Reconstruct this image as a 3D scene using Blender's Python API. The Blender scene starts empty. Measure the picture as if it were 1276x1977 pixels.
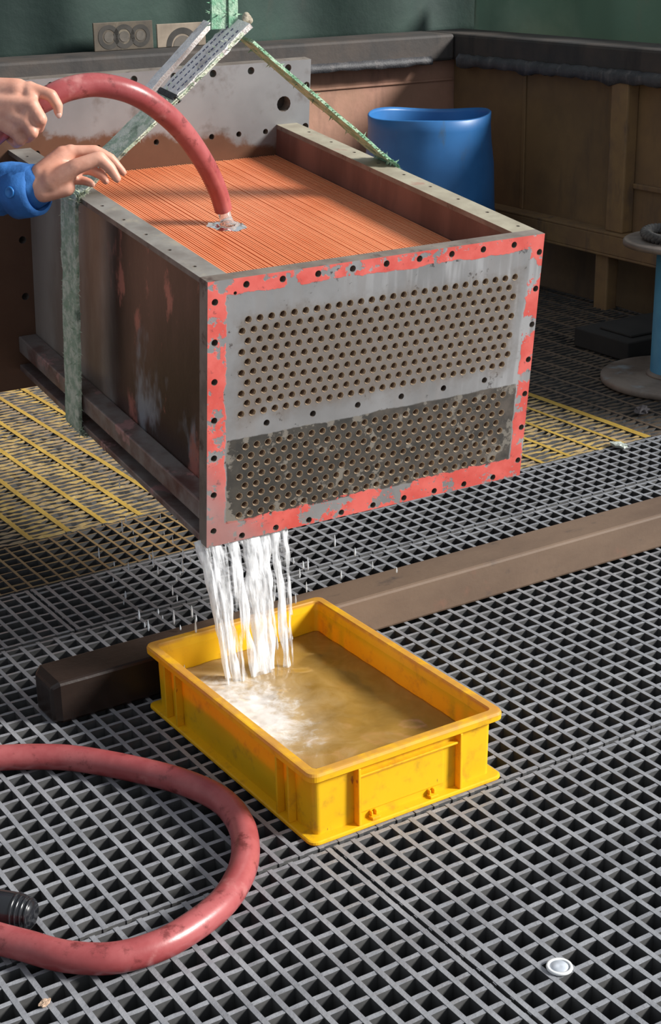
import bpy, bmesh, math, random
from mathutils import Vector, Matrix, Quaternion, noise
from mathutils.geometry import delaunay_2d_cdt
rnd = random.Random(7)
S = bpy.context.scene
C = S.collection

# ------------------------------------------------------------------ camera
FPX, CX, CY = 3017.05, 638.0, 988.5
PITCH, ROLL, CAMH = 0.363487, -0.0170739, 1.39595
cp_, sp_, cr_, sr_ = math.cos(PITCH), math.sin(PITCH), math.cos(ROLL), math.sin(ROLL)
FWD = Vector((0, cp_, -sp_)); _r0 = Vector((1, 0, 0)); _d0 = Vector((0, -sp_, -cp_))
RIGHT = cr_*_r0 - sr_*_d0; DOWN = sr_*_r0 + cr_*_d0
CAMP = Vector((0, 0, CAMH))
cam = bpy.data.objects.new('camera', bpy.data.cameras.new('camera'))
C.objects.link(cam)
cam.data.sensor_fit = 'HORIZONTAL'; cam.data.sensor_width = 36.0
cam.data.lens = FPX/1276*36.0; cam.data.clip_start = .05; cam.data.clip_end = 100
m3 = Matrix((RIGHT, -DOWN, -FWD)).transposed()
cam.matrix_world = Matrix.Translation(CAMP) @ m3.to_4x4()
S.camera = cam

YAW = math.radians(32.4485)
def G(a, b, z=0.0):                       # floor grid coordinates -> world
    c, s = math.cos(YAW), math.sin(YAW)
    return Vector((a*c - b*s, a*s + b*c, z))
def PX(u, v, d):                          # photo pixel at camera depth d -> world
    return CAMP + d*(FWD + RIGHT*((u-CX)/FPX) + DOWN*((v-CY)/FPX))

# ------------------------------------------------------------------ light
W_ = bpy.data.worlds.new('world'); S.world = W_; W_.use_nodes = True
bg = W_.node_tree.nodes['Background']; bg.inputs[0].default_value = (.86, .93, 1.0, 1); bg.inputs[1].default_value = .34
sun = bpy.data.objects.new('sun', bpy.data.lights.new('sun', 'SUN')); C.objects.link(sun)
sun.data.energy = 4.6; sun.data.angle = math.radians(14); sun.data.color = (1, .97, .92)
sdir = (G(1, -.85, 0) + Vector((0, 0, .74))).normalized()
sun.rotation_euler = sdir.to_track_quat('Z', 'Y').to_euler(); sun.location = sdir*8
vs = S.view_settings; vs.view_transform = 'Standard'; vs.look = 'None'; vs.gamma = 1; vs.use_curve_mapping = False; vs.exposure = 0.58

# ------------------------------------------------------------------ node helpers
class NT:
    def __init__(s, name):
        s.mat = bpy.data.materials.new(name); s.mat.use_nodes = True
        s.t = s.mat.node_tree; s.b = s.t.nodes['Principled BSDF']; s.out = s.t.nodes['Material Output']
        s._o = None
    def n(s, k): return s.t.nodes.new(k)
    def put(s, i, v):
        if isinstance(v, bpy.types.NodeSocket): s.t.links.new(v, i)
        elif isinstance(v, (tuple, list)): i.default_value = tuple(v) + ((1,) if len(v) == 3 and i.type == 'RGBA' else ())
        else: i.default_value = v
    def obj(s):
        if not s._o: s._o = s.n('ShaderNodeTexCoord').outputs['Object']
        return s._o
    def xyz(s):
        q = s.n('ShaderNodeSeparateXYZ'); s.put(q.inputs[0], s.obj()); return q.outputs[0], q.outputs[1], q.outputs[2]
    def m(s, op, a, b=0.0, c=None):
        q = s.n('ShaderNodeMath'); q.operation = op; s.put(q.inputs[0], a); s.put(q.inputs[1], b)
        if c is not None: s.put(q.inputs[2], c)
        return q.outputs[0]
    def noise(s, scale, detail=4, rough=.55, stretch=None, w=0.0, dist=0.0):
        q = s.n('ShaderNodeTexNoise'); v = s.obj()
        if stretch or w:
            mp = s.n('ShaderNodeMapping'); s.put(mp.inputs[0], v)
            mp.inputs['Scale'].default_value = stretch or (1, 1, 1); mp.inputs['Location'].default_value = (w, w*1.7, w*.6); v = mp.outputs[0]
        s.put(q.inputs['Vector'], v); q.inputs['Scale'].default_value = scale; q.inputs['Detail'].default_value = detail
        q.inputs['Roughness'].default_value = rough; q.inputs['Distortion'].default_value = dist
        return q.outputs[0]
    def ramp(s, f, lo, hi):                       # smooth 0..1 between lo and hi
        q = s.n('ShaderNodeMapRange'); q.interpolation_type = 'SMOOTHSTEP'
        s.put(q.inputs[0], f); q.inputs[1].default_value = lo; q.inputs[2].default_value = hi
        return q.outputs[0]
    def mix(s, f, a, b):
        q = s.n('ShaderNodeMix'); q.data_type = 'RGBA'; s.put(q.inputs[0], f); s.put(q.inputs[6], a); s.put(q.inputs[7], b)
        return q.outputs[2]
    def bump(s, h, strength=.3, dist=.002):
        q = s.n('ShaderNodeBump'); q.inputs['Strength'].default_value = strength; q.inputs['Distance'].default_value = dist
        s.put(q.inputs['Height'], h); s.put(s.b.inputs['Normal'], q.outputs[0])
    def done(s, col, rough=.6, metal=0.0, spec=None):
        s.put(s.b.inputs['Base Color'], col); s.put(s.b.inputs['Roughness'], rough); s.put(s.b.inputs['Metallic'], metal)
        if spec is not None: s.b.inputs['Specular IOR Level'].default_value = spec
        return s.mat
def blend(name, c1, c2, scale=8, lo=.35, hi=.65, rough=.6, metal=0.0, stretch=None, bump=0.0, c3=None, s3=20, l3=(.55, .7), spec=None, bs=None):
    t = NT(name); f = t.noise(scale, 6, .6, stretch)
    col = t.mix(t.ramp(f, lo, hi), c1, c2)
    if c3 is not None: col = t.mix(t.ramp(t.noise(s3, 6, .65, stretch, 3.1), *l3), col, c3)
    if bump: t.bump(t.noise(bs or scale*4, 5, .6, None, 5.0), bump, .003)
    return t.done(col, rough, metal, spec)
def flat(name, c, rough=.5, metal=0.0, spec=None): 
    return NT(name).done(c, rough, metal, spec)

# ------------------------------------------------------------------ mesh helpers
class MB:
    def __init__(s): s.v = []; s.f = []; s.mi = []
    def quad(s, *p, mi=0):
        k = len(s.v); s.v += [tuple(q) for q in p]; s.f.append(tuple(range(k, k+len(p)))); s.mi.append(mi)
    def box(s, lo, hi, mi=0, M=None):
        x0, y0, z0 = lo; x1, y1, z1 = hi; k = len(s.v)
        vs = [(x0,y0,z0),(x1,y0,z0),(x1,y1,z0),(x0,y1,z0),(x0,y0,z1),(x1,y0,z1),(x1,y1,z1),(x0,y1,z1)]
        s.v += [tuple(M @ Vector(q)) if M else q for q in vs]
        for f in ((0,3,2,1),(4,5,6,7),(0,1,5,4),(1,2,6,5),(2,3,7,6),(3,0,4,7)): s.f.append(tuple(k+i for i in f)); s.mi.append(mi)
    def lathe(s, prof, n=24, c=(0,0,0), M=None, cap0=True, cap1=True, mi=0):
        k = len(s.v)
        for r, z in prof:
            for i in range(n):
                a = 2*math.pi*i/n; q = Vector((c[0]+r*math.cos(a), c[1]+r*math.sin(a), c[2]+z)); s.v.append(tuple(M @ q if M else q))
        for j in range(len(prof)-1):
            for i in range(n):
                s.f.append((k+j*n+i, k+j*n+(i+1)%n, k+(j+1)*n+(i+1)%n, k+(j+1)*n+i)); s.mi.append(mi)
        if cap0: s.f.append(tuple(k+i for i in reversed(range(n)))); s.mi.append(mi)
        if cap1: s.f.append(tuple(k+(len(prof)-1)*n+i for i in range(n))); s.mi.append(mi)
    def tube(s, pts, rad, n=14, caps=True, mi=0, flatk=1.0, up=None):
        k = len(s.v); N = len(pts); pts = [Vector(p) for p in pts]; t0 = (pts[1]-pts[0]).normalized()
        u = Vector(up) if up else (Vector((0,0,1)) if abs(t0.z) < .9 else Vector((1,0,0))); u = (u - t0*u.dot(t0)).normalized()
        for j, p in enumerate(pts):
            t = (pts[min(j+1, N-1)] - pts[max(j-1, 0)]).normalized()
            u = (u - t*u.dot(t)).normalized(); w = t.cross(u); r = rad[j] if isinstance(rad, (list, tuple)) else rad
            for i in range(n):
                a = 2*math.pi*i/n; s.v.append(tuple(p + u*(r*math.cos(a)) + w*(r*flatk*math.sin(a))))
        for j in range(N-1):
            for i in range(n): s.f.append((k+j*n+i, k+j*n+(i+1)%n, k+(j+1)*n+(i+1)%n, k+(j+1)*n+i)); s.mi.append(mi)
        if caps:
            s.f.append(tuple(k+i for i in reversed(range(n)))); s.f.append(tuple(k+(N-1)*n+i for i in range(n))); s.mi += [mi, mi]
    def ribbon(s, pts, wdir, width, thick, mi=0):
        k = len(s.v); pts = [Vector(p) for p in pts]; N = len(pts); w = Vector(wdir).normalized()
        for j, p in enumerate(pts):
            t = (pts[min(j+1, N-1)] - pts[max(j-1, 0)]).normalized(); nn = t.cross(w).normalized(); ww = width[j] if isinstance(width, (list, tuple)) else width
            for sx, sy in ((-1,-1),(1,-1),(1,1),(-1,1)): s.v.append(tuple(p + w*(sx*ww/2) + nn*(sy*thick/2)))
        for j in range(N-1):
            for i in range(4): s.f.append((k+j*4+i, k+j*4+(i+1)%4, k+(j+1)*4+(i+1)%4, k+(j+1)*4+i)); s.mi.append(mi)
        s.f.append((k+3,k+2,k+1,k)); s.f.append(tuple(k+(N-1)*4+i for i in range(4))); s.mi += [mi, mi]
    def sphere(s, c, r, n=12, sc=(1,1,1), M=None):
        prof = [(max(1e-5, math.sin(math.pi*i/n))*r, -math.cos(math.pi*i/n)*r) for i in range(n+1)]
        k = len(s.v); nn = 2*n
        for rr, z in prof:
            for i in range(nn):
                a = 2*math.pi*i/nn; q = Vector((rr*math.cos(a)*sc[0], rr*math.sin(a)*sc[1], z*sc[2]))
                if M: q = M @ q
                s.v.append(tuple(Vector(c)+q))
        for j in range(n):
            for i in range(nn): s.f.append((k+j*nn+i, k+j*nn+(i+1)%nn, k+(j+1)*nn+(i+1)%nn, k+(j+1)*nn+i)); s.mi.append(0)
    def mesh(s, name, mats, smooth=False):
        me = bpy.data.meshes.new(name); me.from_pydata(s.v, [], s.f)
        for m in (mats if isinstance(mats, (list, tuple)) else [mats]): me.materials.append(m)
        me.polygons.foreach_set('material_index', s.mi)
        if smooth: me.polygons.foreach_set('use_smooth', [True]*len(s.f))
        me.update(); return me
def link(name, me, parent=None, loc=None, rz=None):
    o = bpy.data.objects.new(name, me); C.objects.link(o)
    if parent: o.parent = parent
    if loc is not None: o.location = loc
    if rz is not None: o.rotation_euler = (0, 0, rz)
    return o
def build(mb, name, mats, parent=None, smooth=False, loc=None, rz=None, bevel=0.0, auto=None):
    o = link(name, mb.mesh(name, mats, smooth), parent, loc, rz)
    if bevel:
        b = o.modifiers.new('bevel', 'BEVEL'); b.width = bevel; b.segments = 2; b.limit_method = 'ANGLE'; b.angle_limit = math.radians(40)
    return o
def tag(o, label=None, cat=None, group=None, kind=None):
    if label: o['label'] = label
    if cat: o['category'] = cat
    if group: o['group'] = group
    if kind: o['kind'] = kind
    return o
def empty(name, loc=(0,0,0), rz=0.0):
    o = bpy.data.objects.new(name, None); C.objects.link(o); o.location = loc; o.rotation_euler = (0, 0, rz); o.empty_display_size = .05; return o
def smoothpath(P, n=8):
    P = [Vector(p) for p in P]; out = []
    for i in range(len(P)-1):
        p0 = P[max(i-1, 0)]; p1 = P[i]; p2 = P[i+1]; p3 = P[min(i+2, len(P)-1)]
        for k in range(n):
            t = k/n; out.append(.5*((2*p1)+(p2-p0)*t+(2*p0-5*p1+4*p2-p3)*t*t+(3*p1-p0-3*p2+p3)*t**3))
    out.append(P[-1]); return out
def plate(mb, x0, x1, z0, z1, t, holes, n=12, mi_front=0, mi_side=1, plane='XZ'):
    """rectangular plate with round holes; front face at y=0, back at y=t (plane XZ), or top face z=0 / bottom -t (plane XY)"""
    V2 = [Vector((x0, z0)), Vector((x1, z0)), Vector((x1, z1)), Vector((x0, z1))]; E = [(0,1),(1,2),(2,3),(3,0)]; loops = []
    for (hx, hz, r) in holes:
        k = len(V2); V2 += [Vector((hx+r*math.cos(2*math.pi*i/n), hz+r*math.sin(2*math.pi*i/n))) for i in range(n)]
        E += [(k+i, k+(i+1) % n) for i in range(n)]; loops.append(list(range(k, k+n)))
    vo, eo, fo, _, _, _ = delaunay_2d_cdt(V2, E, [], 1, 1e-7)
    gr = {}
    for h in holes: gr.setdefault((int(h[0]//.04), int(h[1]//.04)), []).append(h)
    def in_hole(c):
        i, j = int(c.x//.04), int(c.y//.04)
        return any((c.x-h[0])**2+(c.y-h[1])**2 < (h[2]*.96)**2 for di in (-1, 0, 1) for dj in (-1, 0, 1) for h in gr.get((i+di, j+dj), ()))
    fo = [f for f in fo if not in_hole((vo[f[0]]+vo[f[1]]+vo[f[2]])/3)]
    P = (lambda q, d: (q[0], d, q[1])) if plane == 'XZ' else (lambda q, d: (q[0], q[1], -d))
    k = len(mb.v); N = len(vo); mb.v += [P(q, 0) for q in vo] + [P(q, t) for q in vo]
    for f in fo:
        a, b, c = [vo[i] for i in f[:3]]; ccw = (b-a).cross(c-a) > 0
        fr = f if ccw else tuple(reversed(f))
        mb.f.append(tuple(k+i for i in fr)); mb.mi.append(mi_front); mb.f.append(tuple(k+N+i for i in reversed(fr))); mb.mi.append(mi_side)
    for lp in loops:
        pts = [V2[i] for i in lp]; kk = len(mb.v); mb.v += [P(q, 0) for q in pts] + [P(q, t) for q in pts]
        for i in range(n): mb.f.append((kk+i, kk+n+i, kk+n+(i+1) % n, kk+(i+1) % n)); mb.mi.append(mi_side)
    o4 = V2[:4]; kk = len(mb.v); mb.v += [P(q, 0) for q in o4] + [P(q, t) for q in o4]
    for i in range(4): mb.f.append((kk+i, kk+(i+1) % 4, kk+4+(i+1) % 4, kk+4+i)); mb.mi.append(mi_side)

# ------------------------------------------------------------------ materials
def grate_mat(name, c1, c2, c3, rough=.45):
    t = NT(name); col = t.mix(t.ramp(t.noise(9, 5, .6), .35, .65), c1, c2)
    col = t.mix(t.ramp(t.noise(55, 5, .7, None, 2.0), .58, .72), col, c3)
    t.bump(t.noise(160, 4, .6, None, 4.0), .5, .002)
    return t.done(col, t.m('ADD', t.m('MULTIPLY', t.noise(30, 3), .4), rough-.2), 0, .5)
M_grey = grate_mat('grey_frp', (.18, .186, .205), (.27, .278, .30), (.12, .122, .13), .38)
M_brownbar = grate_mat('brown_frp', (.20, .125, .055), (.30, .20, .085), (.11, .075, .05), .5)
M_yellow = grate_mat('yellow_frp', (.38, .24, .04), (.50, .33, .06), (.17, .12, .07), .5)
M_yelslim = grate_mat('yellow_frp_dirty', (.44, .30, .085), (.27, .20, .125), (.17, .13, .10), .5)
M_darkbar = grate_mat('dark_frp', (.14, .095, .06), (.10, .07, .048), (.06, .045, .035), .55)
M_darkslim = grate_mat('dark_frp_slim', (.10, .07, .045), (.07, .05, .035), (.045, .035, .03), .6)
M_sideshade = blend('frp_side_shade', (.052, .053, .056), (.085, .085, .085), 12, rough=.55)  # bar sides coloured dark: shade of the gaps painted in
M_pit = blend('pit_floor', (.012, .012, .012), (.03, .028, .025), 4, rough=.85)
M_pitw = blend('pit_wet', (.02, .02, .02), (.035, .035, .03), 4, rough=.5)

# ------------------------------------------------------------------ floor: pit + grating panels
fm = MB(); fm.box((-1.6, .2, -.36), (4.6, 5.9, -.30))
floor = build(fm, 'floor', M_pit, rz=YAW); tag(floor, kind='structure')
PIT = .038
def bar_mesh(name, length, wt, wb, h, mat, wav=0.0, seg=1, chip=0.0, side=None):
    mb = MB(); n = seg+1; k = 0
    for i in range(n):
        x = length*i/seg; j = (rnd.random()-.5)*2*wav; j2 = (rnd.random()-.5)*chip
        for y, z in ((-wb/2, -h), (wb/2, -h), (wt/2+j, -max(0, j2)), (-wt/2+j, -max(0, -j2))): mb.v.append((x, y, z))
    for i in range(seg):
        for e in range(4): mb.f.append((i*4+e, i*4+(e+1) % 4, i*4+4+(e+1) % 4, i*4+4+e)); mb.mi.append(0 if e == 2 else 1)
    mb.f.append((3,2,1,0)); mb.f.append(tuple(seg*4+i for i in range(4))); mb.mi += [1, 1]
    return mb.mesh(name, [mat, M_sideshade])
def panel(a0, a1, b0, b1, pa, pb, bars_a, bars_b, label, oa=0.0, ob=0.0, frame=None, dz=0.0):
    """bars_a: meshes of bars running along a (stacked in b at pitch pb); bars_b: bars running along b (stacked in a)"""
    root = empty('grating_panel'); root.parent = floor; root.location = (a0, b0, dz); root['label'] = label
    n = int((b1-b0)/pb + .5)
    for i in range(n+1):
        y = min(max(i*pb+ob, .006), b1-b0-.006)
        o = link('bar', bars_a[rnd.randrange(len(bars_a))], root, (0, y, -.0006))
    n = int((a1-a0)/pa + .5)
    for i in range(n+1):
        x = min(max(i*pa+oa, .006), a1-a0-.006)
        o = link('bar', bars_b[rnd.randrange(len(bars_b))], root, (x, 0, 0), math.pi/2)
    return root
def grey_panel(a0, a1, b0, b1, label, chip=.0):
    la, lb = a1-a0, b1-b0
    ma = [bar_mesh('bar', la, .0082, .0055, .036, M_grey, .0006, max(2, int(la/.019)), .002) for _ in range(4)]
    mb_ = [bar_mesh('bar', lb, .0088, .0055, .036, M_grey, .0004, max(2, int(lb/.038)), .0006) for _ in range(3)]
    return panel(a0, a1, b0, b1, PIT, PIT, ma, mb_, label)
grey_panel(-.675, 1.149, .381, 1.824, 'grey square-mesh grating panel in the lower left, under the hose loop')
grey_panel(1.153, 3.357, .381, 1.824, 'grey square-mesh grating panel in the lower right, with the white disc')
grey_panel(-.802, 3.72, 1.829, 2.810, 'grey square-mesh grating panel under the yellow crate and the steel beam')
grey_panel(-.789, 1.149, 2.818, 3.075, 'short grey grating panel at the left edge, behind the beam end')
grey_panel(1.153, 4.003, 2.818, 3.075, 'long narrow grey grating strip behind the steel beam')
# brown square mesh strip
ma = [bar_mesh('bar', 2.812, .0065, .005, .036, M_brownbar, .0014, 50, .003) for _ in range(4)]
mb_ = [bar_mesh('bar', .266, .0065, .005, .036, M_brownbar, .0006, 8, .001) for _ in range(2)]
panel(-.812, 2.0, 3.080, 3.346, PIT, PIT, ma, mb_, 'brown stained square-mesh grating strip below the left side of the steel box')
def slim_panel(a0, a1, b0, b1, pa, pb, mslim, mcross, label, oa, wcross=.014, wslim=.013, firstwide=False):
    la, lb = a1-a0, b1-b0
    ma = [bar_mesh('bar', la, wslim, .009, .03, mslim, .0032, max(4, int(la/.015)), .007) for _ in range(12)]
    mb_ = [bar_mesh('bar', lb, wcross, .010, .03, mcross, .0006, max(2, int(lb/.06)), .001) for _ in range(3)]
    root = panel(a0, a1, b0, b1, pa, pb, ma, mb_, label, oa=oa)
    return root
slim_panel(-.8386, 2.0, 3.356, 4.86, .0977, .0272, M_yelslim, M_yellow, 'worn yellow grating with narrow slots at the left, ending at the brown mesh', .062)
slim_panel(2.004, 3.045, 3.080, 4.86, .0977, .0272, M_yelslim, M_yellow, 'yellow slotted grating panel to the right of the steel box', .056, .013, .012)
_wb = link('bar', bar_mesh('bar', 1.77, .024, .018, .03, M_yellow, .0006, 30, .001), None, (1.030, 0, .0004), math.pi/2); _wb.parent = [c for c in floor.children if c.get('label', '').startswith('yellow slotted')][0]
slim_panel(3.049, 4.05, 3.080, 4.86, .0977, .0272, M_darkslim, M_darkbar, 'dark brown slotted grating panel around the blue post', .07, .010, .012)
slim_panel(2.004, 4.05, 4.864, 5.40, .0977, .0272, M_darkslim, M_darkbar, 'dark slotted grating panel in front of the blue barrel', .056, .010, .012)
slim_panel(-.7816, 2.0, 4.864, 5.40, .0977, .0272, M_darkslim, M_darkbar, 'dark slotted grating panel along the foot of the back wall', .056, .010, .012)

# ------------------------------------------------------------------ walls of the surrounding steel basin
def rust(name, c1, c2, c3, scale, rough=.75, bump=.3):
    t = NT(name); col = t.mix(t.ramp(t.noise(scale, 6, .6), .35, .65), c1, c2)
    col = t.mix(t.ramp(t.noise(scale*2.2, 6, .65, (1, 1, .25), 3.0), .5, .75), col, c3)
    t.bump(t.noise(scale*9, 5, .6, None, 5.0), bump, .004); return t.done(col, rough)
M_wallR = rust('ochre_rust', (.21, .125, .055), (.15, .09, .045), (.10, .065, .04), 3.0)
M_wallB = rust('pink_rust', (.42, .22, .155), (.33, .18, .12), (.22, .12, .085), 4.0)
M_ledge = rust('dark_ledge', (.034, .031, .030), (.058, .045, .038), (.022, .020, .020), 5.0)
M_rubber = rust('black_rubber', (.035, .035, .04), (.06, .06, .065), (.11, .10, .10), 14.0, .6, .6)
M_colmn = rust('ochre_stiffener', (.23, .14, .06), (.17, .10, .05), (.09, .06, .045), 7.0)

wr = empty('wall_right', (0, 0, 0), YAW); tag(wr, kind='structure')
mb = MB(); mb.box((4.03, 2.4, .21), (4.09, 5.39, .844)); build(mb, 'wall_panel', M_wallR, wr)
mb = MB(); mb.box((4.30, 2.4, -.30), (4.36, 5.39, .205)); mb.box((4.03, 2.4, .205), (4.36, 5.39, .209)); build(mb, 'lower_panel', M_wallR, wr)
mb = MB(); mb.box((3.955, 2.4, .205), (4.03, 5.329, .215)); mb.box((3.955, 2.4, .215), (3.967, 5.329, .285)); mb.box((3.955, 2.4, .285), (4.03, 5.329, .295)); build(mb, 'stiffener_rail', M_colmn, wr, bevel=.003)
mb = MB(); mb.box((3.975, 4.235, .295), (4.03, 4.325, .843)); build(mb, 'stiffener_column', M_colmn, wr, bevel=.006)
mb = MB(); mb.box((3.975, 4.30, -.02), (4.03, 4.37, .205)); build(mb, 'stiffener_leg', M_colmn, wr, bevel=.006)
mb = MB(); mb.box((3.975, 3.30, -.02), (4.03, 3.39, .843)); build(mb, 'stiffener_column', M_colmn, wr, bevel=.006)
mb = MB(); mb.box((4.018, 2.4, .455), (4.03, 4.235, .475)); build(mb, 'weld_strip', M_colmn, wr, bevel=.004)
mb = MB(); mb.box((4.022, 4.86, .295), (4.03, 4.88, .843)); build(mb, 'weld_strip', M_wallR, wr, bevel=.003)
wb = empty('wall_back', (0, 0, 0), YAW); tag(wb, kind='structure')
mb = MB(); mb.box((-1.2, 5.33, -.02), (4.029, 5.39, .844)); build(mb, 'wall_panel', M_wallB, wb)
mb = MB(); mb.box((-1.2, 5.322, .762), (4.02, 5.33, .772)); build(mb, 'weld_strip', M_wallB, wb, bevel=.003)
# top ledge running around the basin
def ragged(a0, a1, b0, b1, z0, z1, amp, n, along):
    pass
tl = empty('trim_1', (0, 0, 0), YAW); tag(tl, kind='structure')
mb = MB(); mb.box((-1.2, 5.27, .846), (3.985, 5.50, .950)); build(mb, 'ledge_beam', M_ledge, tl, bevel=.012)
t2 = empty('trim_2', (0, 0, 0), YAW); tag(t2, kind='structure')
mb = MB(); mb.box((3.99, 2.4, .846), (4.20, 5.50, .950)); build(mb, 'ledge_beam', M_ledge, t2, bevel=.012)

# ragged rubber strips draped over the ledge edge
def ragged_strip(name, pts, hang, thick, label, seed):
    """pts: (a,b) along the ledge lip, strip lies on the lip and hangs in front"""
    r = random.Random(seed); mb = MB(); k = 0; n = len(pts)
    P = [Vector((p[0], p[1])) for p in pts]
    rows = []
    for i, p in enumerate(P):
        t = (P[min(i+1, n-1)]-P[max(i-1, 0)]).normalized(); o = Vector((-t.y, t.x))       # points away from the wall
        if o.dot(Vector((-1, -1))) < 0: o = -o
        h = hang*(.7+.55*noise.noise((i*.21, seed, 0))+.12*r.random()); th = thick*(.7+.6*r.random())
        prof = [(.05, .012), (.0, .014+th*.6), (-.016, .006), (-.014, -h), (-.004, -h-.004*r.random()), (.0, -.004), (.05, .0)]
        rows.append([(p.x - o.x*d, p.y - o.y*d, z) for d, z in prof])
    m = len(rows[0])
    for rw in rows: mb.v += rw
    for i in range(n-1):
        for j in range(m): mb.f.append((i*m+j, i*m+(j+1) % m, (i+1)*m+(j+1) % m, (i+1)*m+j)); mb.mi.append(0)
    mb.f.append(tuple(range(m))); mb.f.append(tuple((n-1)*m+i for i in reversed(range(m)))); mb.mi += [0, 0]
    o = build(mb, name, M_rubber, None, True, rz=YAW, loc=(0, 0, .850)); return tag(o, label, 'rubber strip')
ragged_strip('rubber_strip', [(3.28+i*.02, 5.262) for i in range(30)], .016, .010, 'thin black rubber strip peeling from the ledge above the pink wall', 3)
ragged_strip('rubber_strip', [(3.984, 5.24-i*.02) for i in range(62)], .030, .014, 'torn black rubber strip lying along the ledge above the ochre wall', 5)

# green tarpaulin behind the ledge
def tarp_mat(name, c1, c2, c3):
    t = NT(name); c = t.mix(t.ramp(t.noise(1.6, 5, .6), .35, .7), c1, c2); c = t.mix(t.ramp(t.noise(4, 6, .65, (1, 1, .3), 2.0), .56, .78), c, c3)
    t.bump(t.noise(14, 5, .6, None, 1.0), .15, .02); return t.done(c, .75)
M_tarpL = tarp_mat('dark_green_tarp', (.007, .023, .019), (.017, .044, .033), (.035, .033, .024))
M_tarpR = tarp_mat('pale_green_tarp', (.11, .20, .14), (.22, .31, .23), (.18, .18, .13))  # pale green, lightened further to make up for its backlit side
def tarp(name, p0, p1, z0, z1, label, seed, M_tarp, nu=150, nv=40):
    mb = MB(); p0 = Vector(p0); p1 = Vector(p1); d = (p1-p0); L = d.length; d.normalize(); o = Vector((-d.y, d.x))
    for j in range(nv+1):
        z = z0+(z1-z0)*j/nv
        for i in range(nu+1):
            s = L*i/nu; sk = s+ (z-z0)*.45*noise.noise((s*.7, seed, .3))
            f = .045*math.sin(sk*9+seed)+.03*noise.noise((sk*6, z*1.2, seed))+.04*noise.noise((sk*2.2, z*.7, seed+5))
            q = p0+d*s+o*f; mb.v.append((q.x, q.y, z))
    for j in range(nv):
        for i in range(nu): k = j*(nu+1)+i; mb.f.append((k, k+1, k+nu+2, k+nu+1)); mb.mi.append(0)
    ob = build(mb, name, M_tarp, None, True, rz=YAW)
    sd = ob.modifiers.new('solid', 'SOLIDIFY'); sd.thickness = .004
    return tag(ob, label, 'tarpaulin')
tarp('tarpaulin', (-1.4, 5.60), (4.60, 5.60), .90, 3.0, 'dark green tarpaulin hanging behind the back ledge and the two boards', 1.3, M_tarpL)
tarp('tarpaulin', (4.30, 5.50), (4.30, 2.3), .90, 1.14, 'paler green tarpaulin with slanted folds, hanging behind the right-hand ledge', 4.1, M_tarpR)

# two boards leaning on the tarp, standing on the ledge
M_board1 = blend('board_dirty', (.085, .066, .045), (.05, .04, .03), 16, rough=.7, c3=(.15, .125, .09), s3=12)
M_board2 = blend('board_buff', (.26, .21, .16), (.17, .135, .10), 9, rough=.7)
M_ink = blend('ink_dark', (.025, .023, .02), (.045, .04, .035), 12, rough=.8)
M_ink2 = blend('ink_mid', (.075, .066, .055), (.11, .095, .08), 20, rough=.8)
def ring_flat(mb, cx, cz, r0, r1, y, a0=0, a1=360, n=28, mi=0, sx=1.0):
    for i in range(n):
        t0 = math.radians(a0+(a1-a0)*i/n); t1 = math.radians(a0+(a1-a0)*(i+1)/n)
        mb.quad((cx+r0*sx*math.cos(t0), y, cz+r0*math.sin(t0)), (cx+r1*sx*math.cos(t0), y, cz+r1*math.sin(t0)), (cx+r1*sx*math.cos(t1), y, cz+r1*math.sin(t1)), (cx+r0*sx*math.cos(t1), y, cz+r0*math.sin(t1)), mi=mi)
def board(a, w, h, mats, draw, label):
    r = empty('printed_board', G(a, 5.46, .951), YAW); tag(r, label, 'board')
    mb = MB(); mb.box((0, 0, 0), (w, .008, h)); build(mb, 'board_face', mats, r, bevel=.002)
    draw(r); return r
def draw1(r):
    for cx, rr in ((.06, .043), (.122, .043), (.188, .040)):
        mb = MB(); ring_flat(mb, cx, .048, rr*.62, rr, -.0012); build(mb, 'printed_ring', M_ink, r)
        mb = MB(); ring_flat(mb, cx, .048, 0.0, rr*.45, -.0012, n=18); build(mb, 'printed_disc', M_ink2, r)
def draw2(r):
    mb = MB(); ring_flat(mb, .105, .0, .046, .068, -.0012, 2, 178); build(mb, 'printed_arch', M_ink, r)
    mb = MB(); ring_flat(mb, .105, .0, .0, .039, -.0012, 2, 178, 16); build(mb, 'printed_dome', M_ink2, r)
    mb = MB(); ring_flat(mb, .185, .052, .0, .006, -.0012, n=12); build(mb, 'printed_dot', M_ink2, r)
board(2.485, .240, .100, M_board1, draw1, 'dirty brown board with three dark circles, standing on the back ledge')
board(2.742, .205, .084, M_board2, draw2, 'buff board with a dark arch shape, standing on the back ledge')

# blue barrel
M_blue = NT('blue_plastic')
_c = M_blue.mix(M_blue.ramp(M_blue.noise(5, 5), .3, .7), (.018, .115, .32), (.03, .16, .42))
_c = M_blue.mix(M_blue.ramp(M_blue.noise(18, 6, .7, (1, 1, .3), 2.0), .56, .8), _c, (.06, .12, .2)); M_blue = M_blue.done(_c, .42)
br = empty('blue_barrel', G(3.56, 4.86, 0)); tag(br, 'blue plastic open-topped barrel in the corner behind the steel box', 'barrel')
mb = MB(); R = .238
prof = [(R*.9, .0), (R*.97, .02), (R*.985, .12), (R*1.05, .2), (R*1.055, .36), (R*1.03, .52), (R*.985, .60), (R*.97, .66), (R*.975, .70), (R*.955, .704), (R*.945, .69), (R*.96, .6), (R*.96, .1), (R*.86, .012)]
mb.lathe(prof, 56, cap1=True)
wv = []
for (x, y, z) in mb.v:
    a = math.atan2(y, x); wob = .005*math.sin(3*a+.6)+.005*math.sin(2*a+2.0)
    wv.append((x*(1+.01*math.sin(2*a)), y, z+(wob if z > .55 else 0)))
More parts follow.
